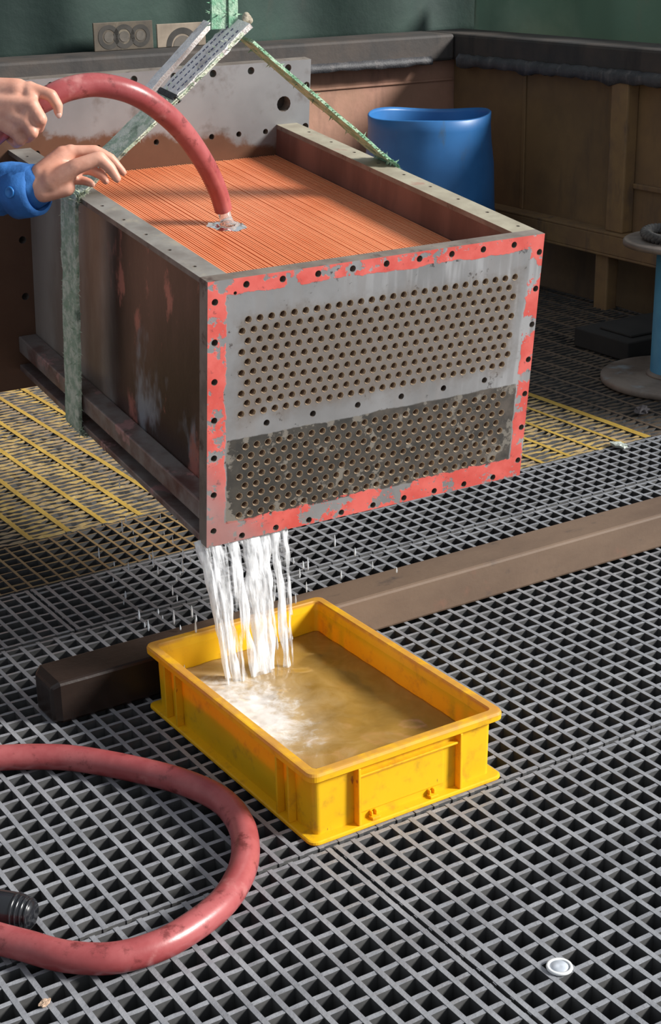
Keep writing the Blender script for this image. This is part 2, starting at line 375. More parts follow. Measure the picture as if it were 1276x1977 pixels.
mb.v = wv; build(mb, 'drum_shell', M_blue, br, True)
mb = MB(); mb.lathe([(R*1.058, .30), (R*1.075, .315), (R*1.075, .335), (R*1.056, .35)], 56, cap0=False, cap1=False); build(mb, 'hoop_ridge', M_blue, br, True)

# blue post with disc base and top plate
M_bpost = blend('blue_paint', (.035, .19, .34), (.06, .25, .40), 6, rough=.5, c3=(.10, .13, .14), s3=24, l3=(.64, .74))
M_disc = blend('rusty_disc', (.20, .165, .14), (.11, .085, .07), 7, rough=.5, bump=.2, c3=(.21, .24, .26), s3=9)
pr = empty('post_stand', G(3.50, 3.45, .001)); tag(pr, 'blue steel post on a round rusty base plate at the right edge', 'post')
mb = MB(); mb.lathe([(.232, 0), (.235, .004), (.235, .016), (.230, .022)], 64); build(mb, 'base_plate', M_disc, pr, True).data.polygons[0].use_smooth = False
mb = MB(); mb.lathe([(.083, .022), (.080, .03), (.080, .43)], 40); build(mb, 'pipe', M_bpost, pr, True)
mb = MB(); mb.lathe([(.092, .022), (.088, .028), (.080, .034)], 40); build(mb, 'weld_bead', M_disc, pr, True)
mb = MB(); mb.lathe([(.16, .43), (.185, .436), (.185, .448), (.18, .452)], 48); build(mb, 'top_plate', M_disc, pr, True)
M_rope = blend('dark_rope', (.05, .05, .05), (.10, .095, .09), 40, rough=.9, bump=.5)
mb = MB()
for k in range(3):
    pts = []
    for i in range(49):
        a = 2*math.pi*i/48; w = a*14+k*2.094; rr = .118+.0085*math.cos(w)
        pts.append((rr*math.cos(a), rr*math.sin(a), .017+.0085*math.sin(w)))
    mb.tube(pts, .0095, 8)
o = build(mb, 'rope_ring', M_rope, None, True, loc=G(3.50, 3.45, .4525)); tag(o, 'dark twisted rope ring lying on top of the blue post', 'rope')
mb = MB(); mb.box((0, 0, 0), (.42, .27, .066)); mb.box((.05, .04, .066), (.42, .20, .076))
o = build(mb, 'dark_plinth', blend('dark_block', (.012, .012, .012), (.02, .019, .018), 6, rough=.9), None, bevel=.008, loc=G(3.53, 3.70, .0005), rz=YAW)
tag(o, 'low dark block on the grating behind the blue post', 'block')

# ------------------------------------------------------------------ heat exchanger hanging in the sling
BO = Vector((-0.19786, 2.56717, .83183))
BX = Vector((.864896, .501915, .006046)); BY = Vector((-.498976, .858396, .119078)); BZ = Vector((.054577, -.106007, .992867))
BW, BH, BD = .7036, .5019, .95
BM = Matrix((BX, BY, BZ)).transposed().to_4x4(); BM.translation = BO
def B(x, y, z): return BM @ Vector((x, y, z))
hx = empty('heat_exchanger'); hx.matrix_world = BM
tag(hx, 'grey and red steel heat exchanger core with copper fins, hanging in a green sling', 'heat exchanger')

t = NT('tube_sheet_face'); X, Y, Z = t.xyz()
nz = t.noise(22, 6, .65); nz2 = t.noise(60, 5, .7, None, 3.0); nz3 = t.noise(34, 6, .6, None, 8.0)
n0 = t.m('SUBTRACT', nz, .5)
dl = t.m('DIVIDE', X, .036); dr = t.m('DIVIDE', t.m('SUBTRACT', BW, X), .030)
dt = t.m('DIVIDE', t.m('MULTIPLY', Z, -1), .0285); db = t.m('DIVIDE', t.m('ADD', Z, BH), .043)
d = t.m('MINIMUM', t.m('MINIMUM', dl, dr), t.m('MINIMUM', dt, db))
red = t.ramp(t.m('ADD', d, t.m('MULTIPLY', n0, .7)), 1.02, .96)
chips = t.ramp(t.m('ADD', t.noise(20, 6, .65, None, 8.0), t.m('MULTIPLY', t.m('SUBTRACT', nz2, .5), .3)), .44, .468)
bl = t.ramp(t.m('ADD', X, t.m('MULTIPLY', Z, .8)), -.22, -.34)            # bare lower-left corner
red = t.m('MULTIPLY', t.m('MULTIPLY', red, chips), t.m('SUBTRACT', 1, t.m('MULTIPLY', bl, .65)))
steel = t.mix(t.ramp(t.noise(5, 5), .3, .7), (.20, .198, .20), (.295, .293, .298))
steel = t.mix(t.m('MULTIPLY', t.ramp(t.noise(28, 3, .5, (1, 1, .10), 2.0), .48, .62), .45), steel, (.25, .235, .23))
mp = t.n('ShaderNodeMapping'); t.put(mp.inputs[0], t.obj()); mp.inputs['Rotation'].default_value = (0, math.radians(24), 0); mp.inputs['Scale'].default_value = (46, 1, 5)
sw = t.n('ShaderNodeTexNoise'); t.put(sw.inputs['Vector'], mp.outputs[0]); sw.inputs['Scale'].default_value = 1.0; sw.inputs['Detail'].default_value = 3
scr = t.m('MULTIPLY', t.ramp(sw.outputs[0], .46, .62), t.ramp(t.m('ADD', X, t.m('MULTIPLY', Z, 1.0)), .15, .42))
steel = t.mix(t.m('MULTIPLY', scr, .55), steel, (.43, .43, .44))          # slanting scrub marks
steel = t.mix(t.ramp(t.m('ADD', nz2, t.m('MULTIPLY', n0, .8)), .63, .70), steel, (.075, .07, .07))
# brownish upper tube field
uf = t.m('MINIMUM', t.m('MINIMUM', t.m('SUBTRACT', X, .06), t.m('SUBTRACT', .655, X)), t.m('MINIMUM', t.m('SUBTRACT', -.072, Z), t.m('ADD', Z, .262)))
uf = t.ramp(t.m('ADD', uf, t.m('MULTIPLY', n0, .10)), -.022, .028)
col = t.mix(t.m('MULTIPLY', uf, .85), steel, t.mix(nz2, (.115, .095, .082), (.23, .195, .17)))
# sooty lower field
lf = t.m('MINIMUM', t.m('MINIMUM', t.m('SUBTRACT', X, .038), t.m('SUBTRACT', .672, X)), t.m('MINIMUM', t.m('SUBTRACT', -.297, Z), t.m('ADD', Z, .463)))
lf1 = t.ramp(t.m('ADD', lf, t.m('MULTIPLY', n0, .012)), -.001, .002)
flake = t.ramp(t.m('ADD', t.m('ADD', nz3, t.m('MULTIPLY', t.m('SUBTRACT', nz2, .5), .5)), t.m('MULTIPLY', t.ramp(lf, .045, .0), .08)), .60, .66)
soot = t.mix(flake, t.mix(t.ramp(nz, .3, .7), (.020, .019, .017), t.mix(t.ramp(X, .1, .6), (.045, .040, .033), (.085, .070, .058))), (.15, .135, .115))
col = t.mix(lf1, col, soot)
redc = t.mix(t.ramp(t.noise(14, 4, .6, None, 6.0), .35, .65), (.52, .075, .06), (.62, .125, .105))
redc = t.mix(t.ramp(nz2, .60, .68), redc, (.30, .06, .055))
col = t.mix(red, col, redc)
t.bump(t.m('ADD', t.m('MULTIPLY', red, .6), t.m('MULTIPLY', nz2, .5)), .35, .0012)
M_face = t.done(col, t.mix(red, t.mix(lf1, (.38,)*3, (.7,)*3), (.45,)*3), t.m('MULTIPLY', t.m('SUBTRACT', 1, t.m('MAXIMUM', red, lf1)), .25))
M_edge = blend('steel_edge', (.16, .13, .11), (.25, .215, .185), 12, rough=.5, metal=.3, c3=(.09, .06, .05), s3=30)

t = NT('side_steel')                                                    # dark wet red-brown flanks
col = t.mix(t.ramp(t.noise(5, 5, .6, (1, 1, .3)), .35, .65), (.042, .024, .020), (.11, .06, .05))
col = t.mix(t.ramp(t.noise(7, 5, .6, (1, 1, .45), 4.0), .56, .68), col, (.27, .30, .34))
col = t.mix(t.ramp(t.noise(9, 6, .65, (1, 1, .5), 9.0), .58, .66), col, (.40, .15, .12))
X, Y, Z = t.xyz(); pale = t.ramp(t.m('ADD', Y, t.m('MULTIPLY', t.m('SUBTRACT', t.noise(4, 5, .6, (1, 1, .3), 7.0), .5), .22)), .46, .56)
col = t.mix(pale, col, t.mix(t.ramp(t.noise(6, 5, .6, (1, 1, .35), 2.0), .35, .65), (.27, .21, .175), (.42, .37, .33)))
t.bump(t.noise(60, 4), .15, .002); M_side = t.done(col, .32, .25)
t = NT('ledge_steel')
col = t.mix(t.ramp(t.noise(9, 5, .6), .35, .65), (.13, .06, .05), (.27, .24, .225))
col = t.mix(t.ramp(t.noise(13, 6, .65, None, 4.0), .56, .64), col, (.42, .24, .23)); t.bump(t.noise(50, 4), .25, .003); M_ledgeb = t.done(col, .42, .2)
M_redbrown = blend('redbrown_inner', (.10, .042, .033), (.19, .085, .065), 7, rough=.55, stretch=(1, 1, .3), c3=(.24, .18, .15), s3=12, l3=(.6, .75))
M_railtop = blend('rail_top', (.27, .26, .24), (.17, .155, .14), 9, rough=.45, metal=.15, c3=(.33, .30, .24), s3=16, l3=(.5, .7), bump=.15)
M_railtopR = blend('rail_top_scaled', (.36, .33, .25), (.25, .22, .165), 9, rough=.6, c3=(.30, .17, .13), s3=10, l3=(.6, .75), bump=.2)

tubes = []
for i in range(10):
    for k in range(26): tubes.append(((.0778 if i % 2 == 0 else .0662)+k*.0226, -.077-i*.01935))
for i in range(8):
    for k in range(26): tubes.append(((.0762 if i % 2 == 0 else .0648)+k*.0226, -.315-i*.0193))
bolts = [(.073+i*.0701, -.0135) for i in range(9)] + [(.072+i*.0705, -.493) for i in range(9)]
bolts += [(.0138, -.037-i*.0723) for i in range(7)] + [(.695, -.035-i*.072) for i in range(7)] + [(.118+i*.095, -.277) for i in range(6)]
mb = MB()
plate(mb, 0, BW, -BH, 0, .030, [(x, z, .0070) for x, z in tubes] + [(x, z, .0062) for x, z in bolts] + [(.052, -.026, .0032)], 12)
sheet = build(mb, 'tube_sheet', [M_face, M_edge], hx); sheet['label'] = 'drilled steel end plate with flaking red border paint'
M_brass = NT('tube_end'); M_brass = M_brass.done(M_brass.mix(M_brass.ramp(M_brass.noise(90, 3), .4, .6), (.52, .42, .30), (.36, .27, .19)), .35, .35)
M_bore = blend('tube_bore', (.26, .17, .12), (.17, .11, .08), 60, rough=.5)
M_depthshade = flat('tube_depth_shade', (.055, .034, .024), .8)  # dark end cap, painted shade for the unlit depth of each tube
def tube_mesh(mb, ox=0, oz=0, n=8):
    for i in range(n):
        a0 = 2*math.pi*i/n; a1 = 2*math.pi*(i+1)/n
        p = lambda r, y, a: (ox+r*math.cos(a), y, oz+r*math.sin(a))
        mb.quad(p(.0072, -.0004, a0), p(.0072, -.0004, a1), p(.0068, -.0004, a1), p(.0068, -.0004, a0), mi=0)
        mb.quad(p(.0068, -.0004, a0), p(.0068, -.0004, a1), p(.0057, .0045, a1), p(.0057, .0045, a0), mi=0)
        mb.quad(p(.0057, .0045, a0), p(.0057, .0045, a1), p(.0057, .013, a1), p(.0057, .013, a0), mi=1)
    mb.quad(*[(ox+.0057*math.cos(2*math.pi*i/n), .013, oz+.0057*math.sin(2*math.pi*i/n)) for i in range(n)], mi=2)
mb = MB(); tube_mesh(mb); tme = mb.mesh('tube', [M_brass, M_bore, M_depthshade])
tubes.sort(key=lambda q: (B(q[0], 0, q[1])-CAMP).length)
for (x, z) in tubes[:300]: link('tube', tme, sheet, (x, 0, z))
mb = MB()
for (x, z) in tubes[300:]: tube_mesh(mb, x, z)
o = build(mb, 'tube', [M_brass, M_bore, M_depthshade], sheet); o['kind'] = 'stuff'

# rails, side walls and ledges
def rail(x0, x1, y0, y1, holes, mats, name='top_rail'):
    mb = MB(); plate(mb, x0, x1, y0, y1, .010, holes, 10, 0, 1, 'XY'); return build(mb, name, mats, hx)
rail(0, .050, .030, BD, [(.017, .085+i*.1, .0042) for i in range(9)], [M_railtop, M_edge])
rail(.6505, BW, .030, BD, [(.685, .06+i*.1, .0042) for i in range(9)], [M_railtopR, M_edge])
mb = MB(); mb.box((.042, .030, -.495), (.050, BD, -.010)); build(mb, 'side_wall', M_side, hx)
mb = MB(); mb.box((.6505, .030, -.495), (.659, BD, -.010)); build(mb, 'side_wall', M_redbrown, hx)
for s in (0, 1):
    f = (lambda a, b: (a, b)) if s == 0 else (lambda a, b: (BW-b, BW-a))
    x0, x1 = f(.0, .042); mb = MB(); mb.box((x0, .030, -.458), (x1, BD, -.420)); build(mb, 'side_ledge', M_ledgeb, hx, bevel=.003)
    mb = MB(); mb.box((x0, .030, -BH), (x1, BD, -.488)); build(mb, 'bottom_lip', M_ledgeb, hx, bevel=.002)
mb = MB(); mb.box((.050, .030, -.5), (.6505, BD, -.488)); build(mb, 'bottom_plate', M_side, hx)
# copper fin pack
t = NT('copper_fin')
col = t.mix(t.ramp(t.noise(4, 4, .5), .3, .7), (.80, .285, .125), (.88, .38, .195)); M_cop = t.done(col, .36, .25)
mb = MB(); x = .0535
while x < .648:
    dz = (rnd.random()-.5)*.0012; dx = (rnd.random()-.5)*.0008
    mb.box((x+dx, .031, -.100), (x+dx+.0030, BD-.001, -.070+dz)); x += .00585
o = build(mb, 'copper_fins', M_cop, hx); o['kind'] = 'stuff'; o['label'] = 'closely spaced copper fins'
mb = MB(); mb.box((.050, .030, -.110), (.6505, BD, -.0985)); build(mb, 'fin_bed', blend('copper_bed', (.30, .085, .04), (.38, .12, .055), 10, rough=.5), hx)
# rear flange
t = NT('flange_face'); X, Y, Z = t.xyz()
nz = t.noise(9, 6, .65); col = t.mix(t.ramp(t.noise(4, 5), .3, .7), (.20, .20, .205), (.29, .29, .295))
col = t.mix(t.ramp(t.noise(11, 6, .6, None, 3.0), .52, .70), col, (.15, .13, .12))
rs = t.ramp(t.m('ADD', t.m('ADD', Z, t.m('MULTIPLY', t.m('SUBTRACT', nz, .5), .13)), t.m('MULTIPLY', X, .11)), .052, .030)
col = t.mix(rs, col, t.mix(nz, (.085, .04, .025), (.17, .09, .055)))
t.bump(nz, .1, .002); M_flange = t.done(col, .42, .3)
mb = MB()
hl = [(.293+i*.096, .127, .0085) for i in range(-3, 5)] + [(.727, .084, .0085), (.727, -.011, .0085), (.668, .046, .018)]
hl += [(.345-.07*i, -.014, .0066) for i in range(5)] + [(.413+.0695*i, -.014, .0066) for i in range(4)] + [(.022, -.2, .0085), (.022, -.33, .0085)]
plate(mb, -.10, .737, -.548, .143, .030, hl, 14)
o = build(mb, 'rear_flange', [M_flange, M_edge], hx); o.location = (0, BD+.0005, 0)
mb = MB(); mb.box((-.02, BD+.0315, -.50), (.700, BD+.20, .082)); build(mb, 'hole_backing', blend('backing_dark', (.03, .025, .022), (.05, .04, .035), 8, rough=.7), hx, bevel=.01)  # unseen box added behind the flange so its holes read dark

# ------------------------------------------------------------------ lifting sling
def web_mat(name, c1, c2, c3):
    t = NT(name); f = t.noise(45, 5, .7); col = t.mix(t.ramp(f, .4, .6), c1, c2)
    col = t.mix(t.ramp(t.noise(18, 5, .6, None, 4.0), .55, .7), col, c3); t.bump(t.noise(220, 3, .6, None, 2.0), .8, .003); return t.done(col, .9)
M_web = web_mat('green_webbing', (.36, .46, .33), (.68, .71, .58), (.17, .22, .16))
M_webd = web_mat('green_webbing_bright', (.20, .42, .27), (.42, .60, .44), (.12, .25, .17))
M_white = web_mat('white_sleeve', (.68, .66, .64), (.80, .78, .76), (.50, .46, .43))
M_stitch = flat('blue_stitch', (.05, .06, .12), .9)
sl = empty('lifting_sling'); sl.matrix_world = BM; tag(sl, 'frayed green webbing sling looped around the hanging steel box', 'sling')
YS = .588
def resample(P, n): 
    out = []
    for i in range(len(P)-1):
        for k in range(n): out.append(Vector(P[i]).lerp(Vector(P[i+1]), k/n))
    out.append(Vector(P[-1])); return out
def web(name, P, width, thick, mat, n=14, jit=.0018, wd=(0, 1, 0), fuzz=0, seed=1):
    r = random.Random(seed); pts = [p + Vector((r.uniform(-jit, jit)*.4, r.uniform(-jit, jit), r.uniform(-jit, jit)*.4)) for p in resample(P, n)]
    w = [width*(1+r.uniform(-.07, .07)) for _ in pts]; mb = MB(); mb.ribbon(pts, wd, w, thick); o = build(mb, name, mat, sl, True)
    o.modifiers.new('edge', 'EDGE_SPLIT').split_angle = math.radians(50)
    if fuzz:
        fb = MB(); wdv = Vector(wd).normalized()
        for i in range(fuzz):
            j = r.randrange(len(pts)-1); p = pts[j].lerp(pts[j+1], r.random()); t = (pts[j+1]-pts[j]).normalized(); nn = t.cross(wdv).normalized()
            sgn = r.choice((-1, 1)); e = r.random() < .7
            base = p + wdv*(width/2*(sgn if e else r.uniform(-1, 1))) + nn*(thick*.5*r.choice((-1, 1)) if not e else 0)
            dr = ((wdv*sgn if e else nn*r.choice((-1, 1))) + t*r.uniform(-.8, .8) + nn*r.uniform(-.5, .5)).normalized()*r.uniform(.004, .014)
            q = t*.0018
            fb.quad(base-q, base+q, base+dr); fb.quad(base-nn*.0009, base+nn*.0009, base+dr)
        f = build(fb, 'frayed_fibres', mat, o); f['kind'] = 'stuff'
    return o
AP = (.346, YS-.01, .292)
web('webbing_leg', [AP, (.012, YS, .012), (-.006, YS, .004), (-.0075, YS+.004, -.02), (-.008, YS+.022, -.497), (-.003, YS+.022, -.509), (.04, YS+.018, -.511)], .076, .007, M_web, 16, fuzz=1500, seed=2)
web('webbing_belly', [(.02, YS+.018, -.511), (.69, YS-.03, -.511)], .070, .006, M_web, 10, seed=3)
web('webbing_leg', [(.68, YS-.03, -.511), (.705, YS-.03, -.509), (.7115, YS-.03, -.49), (.7115, YS-.03, -.01), (.708, YS-.03, .003), (.690, YS-.03, .016), (.366, YS-.012, .275)], .070, .006, M_webd, 14, fuzz=1100, seed=4)
o = web('protective_sleeve', [(.362, YS-.012, .3055), (.30, YS-.008, .2535), (.205, YS-.005, .174)], .070, .011, M_white, 10, .0012, seed=5); o['label'] = 'dirty white protective sleeve with blue stitching'
for dy in (-.022, .0, .022):
    mb = MB()
    for i in range(16):
        p = Vector((.34, YS-.012+dy, .287+.0085)).lerp(Vector((.21, YS-.005+dy, .178+.0085)), (i+.15*(i % 2))/16)
        q = Vector((-.0048, 0, -.0041)); mb.ribbon([p, p+q], (0, 1, 0), .0016, .0012)
    s_ = build(mb, 'stitching', M_stitch, o); s_['kind'] = 'stuff'
web('protective_sleeve', [(.335, YS+.085, .290), (.195, YS+.075, .166)], .030, .010, M_white, 10, .001, seed=6)
web('webbing_end', [(.209, YS-.005, .1772), (.200, YS-.005, .1697)], .076, .015, web_mat('black_binding', (.03, .03, .03), (.05, .05, .05), (.07, .07, .07)), 3, .0006, seed=7)
up = BM.to_3x3().inverted() @ Vector((0, 0, 1)); ap = Vector(AP)
camx = BM.to_3x3().inverted() @ Vector((.92, .38, 0))
web('webbing_riser', [ap+Vector((-.012, .02, .0)), ap+up*1.3+camx*(-.02)], .030, .008, M_webd, 30, wd=camx, fuzz=260, seed=8).location = -camx*.013
web('webbing_riser', [ap+Vector((-.010, .018, .0)), ap+up*1.3+camx*(-.01)], .019, .010, M_webd, 30, wd=camx, fuzz=160, seed=9).location = camx*.013
mb = MB(); r_ = random.Random(3)
for i in range(7): mb.sphere(ap+camx*(.022+.010*r_.random())+up*(.008+.018*r_.random()), .0055+.003*r_.random(), 6)
build(mb, 'knot', web_mat('knot_cord', (.42, .38, .30), (.30, .26, .2), (.2, .17, .13)), sl, True)

# ------------------------------------------------------------------ hoses
t = NT('red_hose'); col = t.mix(t.ramp(t.noise(10, 5, .6), .35, .65), (.275, .05, .053), (.365, .092, .094))
col = t.mix(t.ramp(t.noise(30, 6, .7, None, 4.0), .54, .68), col, (.16, .03, .03)); col = t.mix(t.ramp(t.noise(14, 5, .6, None, 7.0), .60, .74), col, (.42, .17, .16))
t.bump(t.noise(70, 4, .6), .15, .002); M_hose = t.done(col, t.m('ADD', .22, t.m('MULTIPLY', t.noise(12, 4), .25)))
M_hosein = flat('hose_inside', (.03, .012, .012), .7)
HP = [(431, 404, 3.13), (421, 370, 3.10), (398, 320, 3.05), (358, 260, 2.99), (312, 214, 2.93), (255, 179, 2.88), (190, 164, 2.85), (135, 171, 2.83), (95, 188, 2.82), (45, 216, 2.82), (0, 249, 2.82), (-60, 305, 2.82), (-130, 420, 2.80), (-170, 620, 2.76), (-190, 900, 2.72), (-215, 1160, 2.70), (-245, 1330, 2.72), (-330, 1390, 2.8), (-480, 1400, 2.9)]
hp = smoothpath([PX(*q) for q in HP], 6)
mb = MB(); rad = [.0180+.0035*min(1, i/22) for i in range(len(hp))]; mb.tube(hp, rad, 22, caps=False)
dirn = (hp[1]-hp[0]).normalized(); mb.tube([hp[0], hp[0]+dirn*.0005], [.0180, .0135], 22, caps=False); mb.tube([hp[0], hp[0]+dirn*.06], [.0135, .0135], 22, caps=False, mi=1)
o = build(mb, 'red_hose', [M_hose, M_hosein], None, True); tag(o, 'red rubber hose held in the hand, arching down to the copper fins', 'hose')
LP = [(-700, 1600), (-420, 1545), (-200, 1490), (-90, 1470), (0, 1463), (80, 1461), (150, 1465), (251, 1483), (351, 1509), (426, 1544), (464, 1590), (474, 1640), (464, 1688), (431, 1741), (371, 1790), (301, 1828), (216, 1850), (125, 1846), (50, 1826), (0, 1813), (-80, 1790), (-200, 1765), (-420, 1740), (-700, 1730)]
def ground(u, v, z):
    d = PX(u, v, 1.0)-CAMP; return CAMP + d*((z-CAMH)/d.z)
lp = smoothpath([ground(u, v, .0235) for u, v in LP], 8)
mb = MB(); mb.tube(lp, .0228, 24)
o = build(mb, 'red_hose', M_hose, None, True); tag(o, 'red rubber hose lying in a loop on the grey grating', 'hose')

# ------------------------------------------------------------------ yellow crate
t = NT('yellow_plastic'); X, Y, Z = t.xyz()
col = t.mix(t.ramp(t.noise(6, 5, .6), .3, .7), (.90, .52, .008), (.93, .58, .012))
col = t.mix(t.m('MULTIPLY', t.ramp(t.noise(26, 6, .7, None, 3.0), .50, .72), .65), col, (.45, .24, .03))
rim = t.ramp(Z, .122, .128); col = t.mix(t.m('MULTIPLY', t.m('MULTIPLY', rim, t.ramp(t.noise(16, 5, .6, None, 6.0), .30, .60)), .75), col, (.50, .27, .07))
col = t.mix(t.ramp(t.noise(70, 3, .6, (1, .25, .25), 9.0), .69, .73), col, (.25, .14, .03))
M_crate = t.done(col, .42)
_tr = t.n('ShaderNodeBsdfTranslucent'); _tr.inputs[0].default_value = (.95, .26, .002, 1); _mx = t.n('ShaderNodeMixShader'); _mx.inputs[0].default_value = .24
t.t.links.new(t.b.outputs[0], _mx.inputs[1]); t.t.links.new(_tr.outputs[0], _mx.inputs[2]); t.t.links.new(_mx.outputs[0], t.out.inputs[0])
CW, CL, CHT = .391, .589, .131
cr = empty('plastic_crate', G(1.122, 1.836, .0005), YAW); tag(cr, 'yellow plastic crate on the grating, catching the falling water', 'crate')
def rring(inset, z, R0=.016, n=6):
    r = max(.002, R0-inset*.35); pts = []
    for cx, cy, a0 in ((CW-inset-r, CL-inset-r, 0), (inset+r, CL-inset-r, 90), (inset+r, inset+r, 180), (CW-inset-r, inset+r, 270)):
        for k in range(n+1): a = math.radians(a0+90*k/n); pts.append((cx+r*math.cos(a), cy+r*math.sin(a), z))
    return pts
def rings(mb, L, cap0=False, cap1=False):
    k = len(mb.v); n = len(L[0])
    for l in L: mb.v += l
    for j in range(len(L)-1):
        for i in range(n): mb.f.append((k+j*n+i, k+j*n+(i+1) % n, k+(j+1)*n+(i+1) % n, k+(j+1)*n+i)); mb.mi.append(0)
    if cap0: mb.f.append(tuple(k+i for i in reversed(range(n)))); mb.mi.append(0)
    if cap1: mb.f.append(tuple(k+(len(L)-1)*n+i for i in range(n))); mb.mi.append(0)
mb = MB(); rings(mb, [rring(.018, .006), rring(.0165, .112), rring(.0205, .1125), rring(.022, .008)], True, True); build(mb, 'crate_wall', M_crate, cr)
mb = MB(); rings(mb, [rring(.018, .112), rring(.004, .113), rring(.0005, .116), rring(.0, .126), rring(.002, .1305), rring(.005, CHT), rring(.0165, CHT), rring(.0185, .129), rring(.0205, .1115)]); build(mb, 'rim', M_crate, cr, False, bevel=0)
mb = MB(); rings(mb, [rring(.018, .0), rring(.001, .0), rring(.0, .002), rring(.0005, .0055), rring(.003, .007), rring(.0185, .0075)]); build(mb, 'base_lip', M_crate, cr)
def rib(x0, x1, y0, y1, z0=.007, z1=.113):
    mb = MB(); mb.box((x0, y0, z0), (x1, y1, z1)); build(mb, 'rib', M_crate, cr, bevel=.0012)
for y in (.075, .112, .470, .512):
    rib(.0025, .0175, y, y+.005); rib(CW-.0175, CW-.0025, y, y+.005)
for x in (.092, .298):
    rib(x, x+.005, .0025, .0175); rib(x, x+.005, CL-.0175, CL-.0025)
mb = MB(); mb.box((.097, .006, .094), (.298, .0172, .098)); build(mb, 'rib', M_crate, cr, bevel=.001)
mb = MB(); mb.box((.097, CL-.0172, .094), (.298, CL-.006, .098)); build(mb, 'rib', M_crate, cr, bevel=.001)
mb = MB(); mb.box((.104, .0150, .022), (.272, .0175, .088)); build(mb, 'label_panel', M_crate, cr, bevel=.0015)
for x in (.120, .238):
    mb = MB(); mb.box((x, .004, .0075), (x+.016, .017, .012)); mb.box((x+.002, .010, .012), (x+.005, .017, .020)); mb.box((x+.011, .010, .012), (x+.014, .017, .020)); build(mb, 'label_clip', M_crate, cr, bevel=.0008)

# water in the crate
t = NT('murky_water'); fo = t.n('ShaderNodeAttribute'); fo.attribute_name = 'foam'
f1 = t.noise(38, 6, .7, None, 1.0, 1.2); f2 = t.noise(11, 5, .6, None, 5.0, 1.5)
ff = t.ramp(t.m('ADD', fo.outputs['Fac'], t.m('ADD', t.m('MULTIPLY', t.m('SUBTRACT', f1, .5), .9), t.m('MULTIPLY', t.m('SUBTRACT', f2, .5), 1.1))), .45, 1.0)
milk = t.ramp(t.m('ADD', fo.outputs['Fac'], t.m('MULTIPLY', t.m('SUBTRACT', f2, .5), .6)), .10, .70)
col = t.mix(ff, t.mix(milk, t.mix(t.ramp(f2, .3, .7), (.27, .15, .03), (.34, .20, .05)), (.40, .29, .155)), (.64, .61, .58)); t.bump(t.noise(30, 3), .12, .006)
M_water = t.done(col, .12)
SPL = [(.045, .42, .052), (.085, .385, .045), (.12, .33, .06), (.16, .36, .03), (.085, .27, .03), (.05, .35, .05)]
mb = MB(); nu, nv = 70, 104; foam = []
for j in range(nv+1):
    for i in range(nu+1):
        x = .0215+(CW-.043)*i/nu; y = .0215+(CL-.043)*j/nv; d = min(math.hypot((x-.06)*1.1, (y-.36)*.75)/.125, 9); k = math.exp(-d*d)
        z = .068 + .0025*noise.noise((x*22, y*22, 1)) + .005*noise.noise((x*13, y*13, 4))*(.35+k)
        for sx, sy, sr in SPL:
            q = math.hypot(x-sx, y-sy)/sr; z += (.006*math.exp(-q*q*1.5)*(.7+.4*noise.noise((x*25+y*9, y*25-x*9, 2)))) + .0005*k*noise.noise((x*70+y*30, y*70, 7))
        mb.v.append((x, y, min(z, .118))); foam.append(min(1.0, 1.15*k**.7))
for j in range(nv):
    for i in range(nu): a = j*(nu+1)+i; mb.f.append((a, a+1, a+nu+2, a+nu+1)); mb.mi.append(0)
# skirt down to the crate floor keeps the water a solid body
n0 = len(mb.v); ringi = [i for i in range(nu+1)] + [j*(nu+1)+nu for j in range(1, nv+1)] + [nv*(nu+1)+i for i in range(nu-1, -1, -1)] + [j*(nu+1) for j in range(nv-1, 0, -1)]
for i in ringi: x, y, z = mb.v[i]; mb.v.append((x, y, .0085)); foam.append(0)
for k in range(len(ringi)): mb.f.append((ringi[k], n0+k, n0+(k+1) % len(ringi), ringi[(k+1) % len(ringi)])); mb.mi.append(0)
mb.f.append(tuple(n0+k for k in range(len(ringi)))); mb.mi.append(0)
wo = build(mb, 'crate_water', M_water, None, True, loc=G(1.122, 1.836, .0005), rz=YAW)
at = wo.data.attributes.new('foam', 'FLOAT', 'POINT'); at.data.foreach_set('value', foam)
tag(wo, 'murky brown water foaming white inside the yellow crate', 'water', kind='stuff')

# falling water
t = NT('white_water'); fz = t.noise(1.0, 4, .6, (90, 90, 11), 1.0); fz2 = t.noise(1.0, 3, .6, (40, 40, 9), 6.0)
al = t.ramp(t.m('ADD', t.m('MULTIPLY', fz, .8), t.m('MULTIPLY', fz2, .5)), .46, .82)
t.put(t.b.inputs['Alpha'], t.m('ADD', .10, t.m('MULTIPLY', al, .80))); t.bump(fz, .5, .004)
M_fall = t.done((.90, .92, .95), .12)
def stream(name, bx, by, w, w1, zend, label, seed, drift=(0, 0), flatk=.55, nseg=26):
    r = random.Random(seed); p0 = B(bx, by, -BH+.002); pts = []; rad = []
    for i in range(nseg+1):
        s = i/nseg; z = p0.z+(zend-p0.z)*s
        pts.append(Vector((p0.x+drift[0]*s**.7+.0035*noise.noise((s*5, seed, 0)), p0.y+drift[1]*s**.7, z)))
        rad.append((w*(1-s)+w1*s)*(.85+.5*noise.noise((s*7, seed, 3))+.08*r.random()))
    mb = MB(); mb.tube(pts, rad, 18, True, 0, flatk, up=(BX.x, BX.y, 0)); v = []
    for k, q in enumerate(mb.v):
        c = pts[min(k//18, nseg)]; a = (k % 18)/18*6.283; e = 1+.35*noise.noise((math.cos(a)*2+seed, math.sin(a)*2, q[2]*9))
        v.append(tuple(c+(Vector(q)-c)*e))
    mb.v = v; o = build(mb, name, M_fall, None, True); return tag(o, label, 'water', 'streams falling from the box into the crate')
WZ = .062
ex = Vector((BX.x, BX.y))
